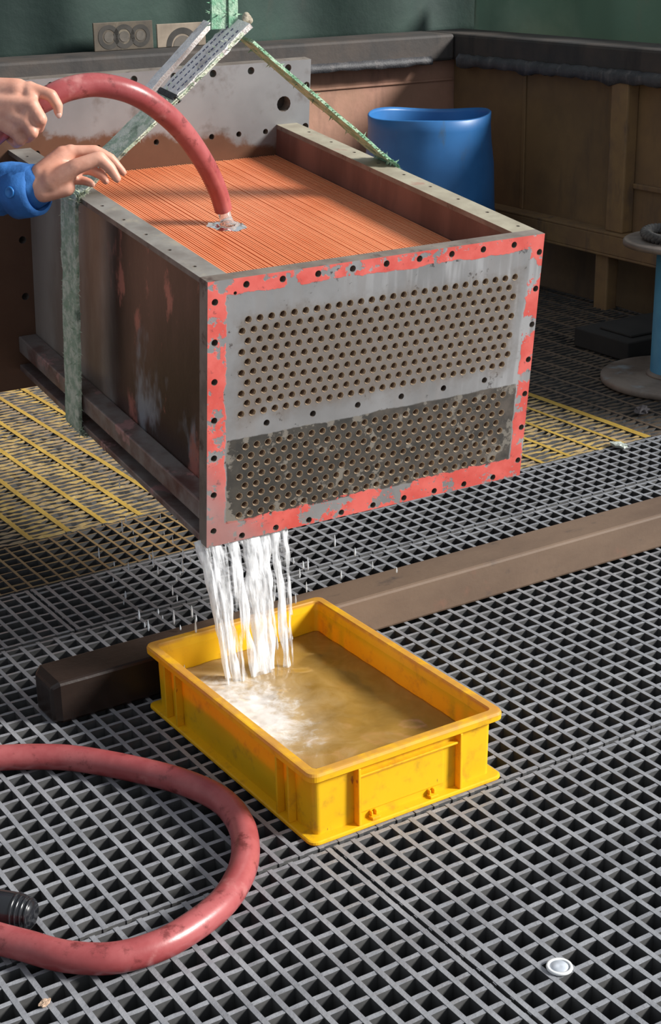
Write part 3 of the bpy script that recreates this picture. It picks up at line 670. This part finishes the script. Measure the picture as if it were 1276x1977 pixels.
for i, (bx, by, w, w1, dx, lab) in enumerate([
    (.000, .030, .013, .006, .026, 'leftmost white stream of water falling from the box corner'),
    (.022, .012, .014, .010, .012, 'white stream falling just below the box corner into the foam'),
    (.055, .012, .011, .007, .018, 'thin stream of water between the corner stream and the widest one'),
    (.098, .016, .021, .016, -.006, 'widest and whitest stream of water falling into the crate'),
    (.125, .022, .015, .012, -.012, 'white stream touching the widest one on its right'),
    (.146, .014, .010, .007, -.004, 'narrow right-hand stream of water falling into the crate'),
    (.168, .020, .006, .003, -.008, 'thinnest broken stream of water at the right of the others')]):
    stream('water_stream', bx, by, w, w1, WZ if i != 6 else .17, lab, 11+i*3.7, (ex.x*dx-BY.x*.042, ex.y*dx-BY.y*.042))
# thin curtains of water between the streams, wide at the box edge and narrowing downwards
def curtain(bx0, bx1, by, zend, k, label, seed):
    mb = MB(); nu, nv = 40, 30; a = B(bx0, by, -BH+.002); b = B(bx1, by, -BH+.002); c = a.lerp(b, .5)
    for j in range(nv+1):
        s = j/nv
        for i in range(nu+1):
            q = a.lerp(b, i/nu); q = c+(q-c)*(1-(1-k)*s); q.z = q.z+(zend-q.z)*s; q -= Vector((BY.x, BY.y, 0))*(.042*s**.7); q += Vector((-ex.y, ex.x, 0))*(.007*noise.noise((i*.35, s*2, seed))); mb.v.append(tuple(q))
    for j in range(nv):
        for i in range(nu): p = j*(nu+1)+i; mb.f.append((p, p+1, p+nu+2, p+nu+1)); mb.mi.append(0)
    o = build(mb, 'water_curtain', M_sheet, None, True); sd = o.modifiers.new('solid', 'SOLIDIFY'); sd.thickness = .003
    return tag(o, label, 'water')
t = NT('water_sheet'); fz = t.noise(1.0, 4, .6, (110, 110, 9), 1.0); fz2 = t.noise(1.0, 3, .6, (30, 30, 7), 6.0)
t.put(t.b.inputs['Alpha'], t.m('MULTIPLY', t.ramp(t.m('ADD', t.m('MULTIPLY', fz, .8), t.m('MULTIPLY', fz2, .6)), .66, .95), .8)); t.bump(fz, .5, .004); M_sheet = t.done((.90, .92, .95), .12)
curtain(-.002, .068, .006, WZ, .62, 'thin ragged curtain of water below the box corner', 2.0)
curtain(.070, .172, .010, WZ, .60, 'thin ragged curtain of water around the widest stream', 6.0)
# drips
M_drop = flat('drop_water', (.85, .9, .95), .05); M_drop.node_tree.nodes['Principled BSDF'].inputs['Transmission Weight'].default_value = .45
M_drop.node_tree.nodes['Principled BSDF'].inputs['IOR'].default_value = 1.33
mb = MB(); prof = [(.0002, -.5), (.55, -.42), (.95, -.25), (1.0, -.1), (.7, .2), (.35, .42), (.05, .5)]
mb.lathe([(r*.0016, z*.016) for r, z in prof], 8); dme = mb.mesh('water_drop', M_drop, True); r_ = random.Random(21)
drops = [(r_.uniform(-.03, .03), r_.choice((.06, .1, .16, .22, .28, .36, .45))+r_.uniform(-.03, .03), r_.uniform(.03, .33)) for _ in range(46)]
drops += [(r_.uniform(.15, .22), r_.uniform(0, .05), r_.uniform(.08, .32)) for _ in range(14)] + [(r_.uniform(.22, .5), r_.uniform(0, .05), r_.uniform(.15, .3)) for _ in range(5)]
for bx, by, z in drops:
    p = B(bx, by, -BH); o = link('water_drop', dme, None, (p.x, p.y, min(z, p.z-.02))); k = r_.uniform(.6, 1.5); o.scale = (k, k, k*r_.uniform(.7, 1.6))
    tag(o, 'small drop of water falling from the underside of the steel box', 'water drop', 'drops falling from the box')
# jet from the hose end with splash ring on the fins
M_jet = NT('jet_water'); M_jet.b.inputs['Transmission Weight'].default_value = .78; M_jet.b.inputs['IOR'].default_value = 1.33
M_jet.bump(M_jet.noise(60, 3, .5, (1, 1, .3)), .4, .004); M_jet = M_jet.done((.95, .93, .92), .08)
hit = B(.284, .48, -.070); mb = MB(); j0 = hp[0]; jp = [j0.lerp(hit, i/8) for i in range(9)]
mb.tube(jp, [.0132, .0130, .0128, .0126, .0126, .0130, .0145, .018, .024], 18); o = build(mb, 'water_jet', M_jet, None, True); tag(o, 'clear jet of water leaving the end of the held red hose', 'water')
mb = MB(); n = 64
for k, (r0, z0) in enumerate(((.020, .001), (.026, .004), (.034, .006), (.042, .0035), (.052, .0015), (.062, .0004))):
    for i in range(n):
        a = 2*math.pi*i/n; w = 1+.22*noise.noise((math.cos(a)*2, math.sin(a)*2, k*.3)); mb.v.append((r0*w*.62*math.cos(a), r0*w*.62*math.sin(a), z0*.7*(1+.6*noise.noise((math.cos(a)*4, math.sin(a)*4, 2)))))
for k in range(5):
    for i in range(n): mb.f.append((k*n+i, k*n+(i+1) % n, (k+1)*n+(i+1) % n, (k+1)*n+i)); mb.mi.append(0)
M_ring = NT('splash_water'); M_ring.b.inputs['Transmission Weight'].default_value = 1.0; M_ring.b.inputs['IOR'].default_value = 1.33; M_ring = M_ring.done((1, .93, .88), .03)
sp = build(mb, 'water_splash', M_ring, None, True); sp.matrix_world = Matrix.Translation(hit+BZ*.001) @ BM.to_3x3().to_4x4(); tag(sp, 'low ring of splashing water on the copper fins under the hose', 'water')

# ------------------------------------------------------------------ steel beam
t = NT('beam_rust'); X, Y, Z = t.xyz()
col = t.mix(t.ramp(t.noise(5, 6, .6, (.5, 1, 1)), .3, .7), (.105, .066, .044), (.155, .102, .068)); col = t.mix(t.ramp(t.noise(16, 6, .65, (.6, 1, 1), 3.0), .56, .72), col, (.07, .05, .04))
col = t.mix(t.ramp(t.noise(9, 5, .6, None, 8.0), .62, .76), col, (.18, .09, .06))
wet = t.ramp(t.m('ADD', X, t.m('MULTIPLY', t.noise(8, 4), .25)), .72, .38); col = t.mix(wet, col, t.mix(t.noise(12, 5), (.007, .005, .005), (.03, .018, .013)))
t.bump(t.noise(40, 5, .6), .25, .003); M_beam = t.done(col, t.m('SUBTRACT', .68, t.m('MULTIPLY', wet, .32)))
mb = MB(); x0, x1, wd, hh = 0, 2.55, .098, .084; c_ = .022
prof = [(0, 0), (wd, 0), (wd, hh), (0, hh)]
for x, ins in ((0, .012), (.016, 0), (x1, 0)):
    for (y, z) in prof: mb.v.append((x, min(max(y, ins), wd-ins), min(z, hh-ins)))
for j in range(2):
    for i in range(4): mb.f.append((j*4+i, j*4+4+i, j*4+4+(i+1) % 4, j*4+(i+1) % 4)); mb.mi.append(0)
mb.f.append((0, 1, 2, 3)); mb.f.append((11, 10, 9, 8)); mb.mi += [0, 0]
o = build(mb, 'steel_beam', M_beam, None, bevel=.006, loc=G(.945, 2.450, .0005), rz=YAW); tag(o, 'long rusty square steel beam on the grating behind the yellow crate', 'beam')

# ------------------------------------------------------------------ small things
M_cap = blend('white_plastic_cap', (.50, .54, .60), (.42, .46, .52), 60, rough=.4); M_caprim = flat('cap_rim', (.72, .74, .75), .4)
cpz = ground(1080, 1868, .0015); r0 = empty('round_cap', (cpz.x, cpz.y, .0006)); tag(r0, 'small round white plastic cap on the grating in the lower right', 'cap')
mb = MB(); mb.lathe([(.0185, 0), (.0192, .002), (.0185, .0042), (.0145, .0042), (.0140, .003)], 36, cap1=False); build(mb, 'cap_rim', M_caprim, r0, True)
mb = MB(); mb.lathe([(.0143, .0), (.0143, .0031), (.003, .0034), (.0005, .0030)], 36); build(mb, 'cap_centre', M_cap, r0, True)
def scrap(name, pos, size, mat, label, cat, seed):
    mb = MB(); mb.sphere((0, 0, 0), 1, 7); mb.v = [tuple(Vector((q[0]*size[0], q[1]*size[1], q[2]*size[2]))*(1+.7*noise.noise((q[0]*2+seed, q[1]*2, q[2]*2)))) for q in mb.v]
    zmin = min(q[2] for q in mb.v); o = build(mb, name, mat, None, False, loc=(pos.x, pos.y, .0005-zmin), rz=seed); return tag(o, label, cat)
scrap('tape_scrap', G(2.90, 3.06, 0), (.028, .016, .006), flat('tape_pale', (.42, .46, .42), .5), 'crumpled pale scrap on the grey grating strip by the yellow bar', 'scrap', 2.2)
scrap('rag_scrap', G(3.17, 3.25, 0), (.030, .020, .010), flat('rag_dark', (.09, .08, .085), .8), 'dark grey lump lying on the brown grating in front of the blue post', 'scrap', 4.6)
q = ground(88, 1940, 0); scrap('paper_scrap', q, (.010, .006, .003), flat('paper_tan', (.40, .28, .2), .7), 'tan paper scrap on the grating below the hose loop', 'scrap', 1.1)
M_blk = flat('glossy_black', (.012, .013, .016), .22)
bc = ground(38, 1792, .0); cb = empty('black_coupling', (bc.x, bc.y, .029), math.radians(-16)); cb.scale = (.74, .74, .74); tag(cb, 'shiny black ribbed coupling lying inside the red hose loop', 'coupling')
Mx = Matrix.Rotation(math.pi/2, 4, 'Y')
mb = MB(); mb.lathe([(.026, -.14), (.036, -.13), (.0385, -.06), (.038, -.01), (.034, .012), (.024, .034)], 32, M=Mx); build(mb, 'coupling_body', M_blk, cb, True)
for k in range(4):
    mb = MB(); rr = .0385-.0028*k; x = -.006+k*.0095; mb.lathe([(rr*.8, x), (rr, x+.0015), (rr+.0008, x+.004), (rr, x+.0065), (rr*.8, x+.008)], 32, M=Mx); build(mb, 'coupling_rib', M_blk, cb, True)

# ------------------------------------------------------------------ worker (only the hands and a cuff reach into the picture)
M_skin = NT('skin'); _c = M_skin.mix(M_skin.ramp(M_skin.noise(30, 5, .6), .35, .7), (.56, .265, .185), (.64, .335, .245)); _c = M_skin.mix(M_skin.ramp(M_skin.noise(16, 5, .6, None, 3.0), .52, .72), _c, (.42, .20, .15))
M_skin.bump(M_skin.noise(140, 3, .6), .12, .0015); M_skin.b.inputs['Subsurface Weight'].default_value = .12; M_skin.b.inputs['Subsurface Radius'].default_value = (.008, .004, .003); M_skin = M_skin.done(_c, .5)
M_denim = NT('blue_workwear'); _c = M_denim.mix(M_denim.ramp(M_denim.noise(9, 5, .6), .3, .7), (.012, .085, .28), (.03, .17, .50)); M_denim.bump(M_denim.noise(38, 4, .6), .35, .006); M_denim = M_denim.done(_c, .8)
M_trous = blend('navy_trousers', (.012, .016, .03), (.025, .03, .05), 8, rough=.85); M_boot = flat('black_boot', (.015, .015, .015), .5); M_hair = flat('black_hair', (.012, .01, .009), .5)
M_btn = flat('blue_button', (.02, .16, .45), .35); M_nail = flat('nail', (.62, .38, .31), .35)
def capsule(mb, p, q, r0, r1, n=14):
    p, q = Vector(p), Vector(q); d = q-p; L = max(d.length, 1e-5); M = d.to_track_quat('Z', 'Y').to_matrix().to_4x4(); prof = []
    for i in range(6): a = -math.pi/2+math.pi/2*i/5; prof.append((max(1e-4, r0*math.cos(a)), r0*math.sin(a)))
    for i in range(6): a = math.pi/2*i/5; prof.append((max(1e-4, r1*math.cos(a)), L+r1*math.sin(a)))
    mb.lathe(prof, n, M=Matrix.Translation(p) @ M)
def chain(mb, pts, rs):
    for i in range(len(pts)-1): capsule(mb, pts[i], pts[i+1], rs[i], rs[i+1])
def fleshy(o, voxel, it=6, fac=.5):
    r = o.modifiers.new('remesh', 'REMESH'); r.mode = 'VOXEL'; r.voxel_size = voxel; r.use_smooth_shade = True
    sm = o.modifiers.new('smooth', 'SMOOTH'); sm.factor = fac; sm.iterations = it
body = MB()
P = PX
w1 = P(-45, 196, 2.80)
mcp1 = [P(58, 171, 2.778), P(62, 204, 2.764), P(50, 234, 2.770), P(28, 254, 2.782)]
f1 = [[mcp1[0], P(99, 184, 2.772), P(111, 204, 2.780), P(113, 219, 2.786)], [mcp1[1], P(79, 230, 2.764), P(74, 247, 2.795), P(56, 243, 2.84)],
      [mcp1[2], P(63, 256, 2.770), P(54, 266, 2.80), P(38, 258, 2.84)], [mcp1[3], P(40, 271, 2.782), P(31, 277, 2.81), P(18, 268, 2.84)]]
for m_, r in zip(mcp1, (.0135, .0140, .0135, .0125)): capsule(body, w1, m_, .024, r)
capsule(body, P(-40, 215, 2.80), P(20, 245, 2.785), .020, .014); capsule(body, P(-30, 178, 2.80), P(34, 176, 2.785), .027, .023); capsule(body, P(-30, 205, 2.80), P(30, 215, 2.78), .024, .021)
for a, b in zip(mcp1[:-1], mcp1[1:]): capsule(body, a, b, .0125, .0120)
for f, r in zip(f1, ((.0125, .0112, .0100, .0078), (.0135, .0118, .0105, .0090), (.0128, .0112, .0100, .0085), (.0115, .0100, .0090, .0075))): chain(body, f, r)
chain(body, [P(-20, 185, 2.815), P(15, 172, 2.85), P(48, 176, 2.862), P(75, 190, 2.862)], (.018, .0145, .0125, .0105))
w2 = P(76, 356, 2.845)
mcp2 = [P(136, 293, 2.842), P(140, 300, 2.866), P(136, 325, 2.868), P(128, 346, 2.862)]
f2 = [[mcp2[0], P(184, 291, 2.846), P(214, 306, 2.852), P(238, 333, 2.858)], [mcp2[1], P(186, 303, 2.872), P(212, 322, 2.876), P(224, 344, 2.876)],
      [mcp2[2], P(176, 328, 2.868), P(198, 340, 2.866), P(205, 350, 2.862)], [mcp2[3], P(158, 348, 2.858), P(172, 352, 2.852), P(178, 356, 2.848)]]
for m_, r in zip(mcp2, (.0140, .0140, .0135, .0130)): capsule(body, w2, m_, .026, r)
capsule(body, P(84, 340, 2.84), P(122, 300, 2.842), .026, .018); capsule(body, P(84, 368, 2.84), P(128, 362, 2.838), .022, .0165); capsule(body, P(100, 345, 2.835), P(128, 335, 2.832), .026, .020)
for a, b in zip(mcp2[:-1], mcp2[1:]): capsule(body, a, b, .0125, .0120)
for f, r in zip(f2, ((.0122, .0108, .0095, .0072), (.0118, .0105, .0092, .0072), (.0115, .0100, .0088, .0070), (.0105, .0090, .0080, .0065))): chain(body, f, r)
chain(body, [P(98, 352, 2.828), P(146, 322, 2.812), P(192, 305, 2.812), P(213, 325, 2.818), P(226, 345, 2.822)], (.0200, .0150, .0128, .0108, .0082))
e1, s1 = Vector((-.83, 2.76, .96)), Vector((-.97, 2.80, 1.22)); e2, s2 = Vector((-.77, 3.01, .915)), Vector((-.97, 3.16, 1.22))
chain(body, [w1, e1, s1], (.027, .040, .050)); chain(body, [w2, e2, s2], (.028, .040, .050))
hipc = Vector((-1.34, 2.98, .93)); chest = Vector((-1.02, 2.98, 1.18)); neck = Vector((-.93, 2.98, 1.30)); head = Vector((-.86, 2.98, 1.42))
capsule(body, hipc+Vector((0, -.09, 0)), chest+Vector((0, -.10, 0)), .10, .10); capsule(body, hipc+Vector((0, .09, 0)), chest+Vector((0, .10, 0)), .10, .10); capsule(body, s1, s2, .06, .06)
capsule(body, chest, neck, .07, .055); capsule(body, neck, head+Vector((-.01, 0, -.04)), .052, .055)
body.sphere(head, .098, 12, (.98, .80, 1.18)); capsule(body, head+Vector((.05, 0, -.07)), head+Vector((.075, 0, -.085)), .045, .028)      # skull, jaw
capsule(body, head+Vector((.085, 0, .01)), head+Vector((.104, 0, -.022)), .009, .012)                                                         # nose
for sg in (-1, 1):
    capsule(body, head+Vector((-.005, sg*.078, .012)), head+Vector((-.008, sg*.082, -.03)), .012, .009)                                     # ears
    hj = hipc+Vector((0, sg*.10, -.02)); kn = Vector((-1.27, 2.98+sg*.12, .50)); an = Vector((-1.33, 2.98+sg*.13, .09))
    chain(body, [hj, kn, an], (.085, .060, .042)); capsule(body, an, an+Vector((.15, 0, -.045)), .042, .036)
person = build(body, 'person', M_skin, None, True); fleshy(person, .0032, 5, .5)
tag(person, 'worker in blue workwear reaching in from the left edge, gripping the red hose', 'person')
# finger nails
def nail(tip, prev, r):
    d = (tip-prev).normalized(); o_ = ((CAMP-tip)-d*(CAMP-tip).dot(d)).normalized(); mb = MB(); M = Matrix((d.cross(o_), d, o_)).transposed().to_4x4(); M.translation = tip+o_*(r*.74)+d*(r*.28)
    mb.sphere((0, 0, 0), r*.62, 8, (1, 1.15, .42)); mb.v = [tuple(M @ Vector(q)) for q in mb.v]; return build(mb, 'fingernail', M_nail, person, True)
nail(f1[0][3], f1[0][2], .0078)
# clothing
jk = MB()
def lerp(a, b, t): return a.lerp(b, t)
chain(jk, [lerp(w1, e1, .34), e1, s1], (.040, .055, .068)); chain(jk, [w2+(e2-w2)*.06, lerp(w2, e2, .35), e2, s2], (.040, .052, .060, .068))
capsule(jk, hipc+Vector((0, -.10, .03)), chest+Vector((0, -.10, 0)), .118, .12); capsule(jk, hipc+Vector((0, .10, .03)), chest+Vector((0, .10, 0)), .118, .12); capsule(jk, s1, s2, .078, .078); capsule(jk, chest, neck+Vector((-.02, 0, -.03)), .085, .066)
o = build(jk, 'jacket', M_denim, person, True); fleshy(o, .006, 2, .4); o['label'] = 'blue work jacket'
tx = bpy.data.textures.new('folds', 'CLOUDS'); tx.noise_scale = .05
dm = o.modifiers.new('folds', 'DISPLACE'); dm.texture = tx; dm.strength = .016; dm.mid_level = .5
ax = (e2-w2).normalized()
mb = MB(); c0 = w2+ax*.002+Vector((0, 0, -.010)); mb.tube([c0, c0+ax*.004, c0+ax*.03, c0+ax*.052, c0+ax*.055], [.0375, .0455, .0490, .0500, .0450], 36, caps=False); mb.tube([c0, c0+ax*.05], [.0375, .036], 36, caps=False)
o = build(mb, 'cuff', M_denim, person, True)
vd = (CAMP-c0).normalized(); side = (vd-ax*vd.dot(ax)).normalized()
mb = MB(); mb.lathe([(.0102, 0), (.0108, .0015), (.0100, .0032), (.0070, .0030), (.0062, .0018)], 28, M=Matrix.Translation(c0+ax*.028+side*.0480) @ side.to_track_quat('Z', 'Y').to_matrix().to_4x4()); build(mb, 'button', M_btn, person, True)
tr = MB()
for sg in (-1, 1):
    hj = hipc+Vector((0, sg*.10, -.02)); kn = Vector((-1.27, 2.98+sg*.12, .50)); an = Vector((-1.33, 2.98+sg*.13, .12)); chain(tr, [hj, kn, an], (.108, .080, .064))
capsule(tr, hipc+Vector((0, -.1, 0)), hipc+Vector((0, .1, 0)), .115, .115); o = build(tr, 'trousers', M_trous, person, True); fleshy(o, .01, 2)
for sg in (-1, 1):
    mb = MB(); an = Vector((-1.33, 2.98+sg*.13, .09)); chain(mb, [an+Vector((0, 0, .10)), an+Vector((0, 0, -.035)), an+Vector((.16, 0, -.042))], (.055, .054, .046)); o = build(mb, 'boot', M_boot, person, True); fleshy(o, .007, 2)
mb = MB(); mb.sphere(head+Vector((-.018, 0, .028)), .103, 12, (.95, .84, 1.08)); build(mb, 'hair', M_hair, person, True)

M_eye = flat('eye_white', (.75, .74, .72), .2); M_iris = flat('eye_iris', (.02, .012, .008), .2); M_lip = flat('lips', (.42, .16, .14), .5)
for sg in (-1, 1):
    mb = MB(); mb.sphere(head+Vector((.078, sg*.032, .012)), .0115, 8); e_ = build(mb, 'eye', M_eye, person, True)
    mb = MB(); mb.sphere(head+Vector((.0865, sg*.032, .012)), .0052, 6); build(mb, 'iris', M_iris, e_, True)
    mb = MB(); capsule(mb, head+Vector((.088, sg*.020, .032)), head+Vector((.078, sg*.046, .034)), .0035, .0025); build(mb, 'eyebrow', M_hair, person, True)
mb = MB(); capsule(mb, head+Vector((.094, -.020, -.060)), head+Vector((.094, .020, -.060)), .0055, .0055); build(mb, 'lips', M_lip, person, True)
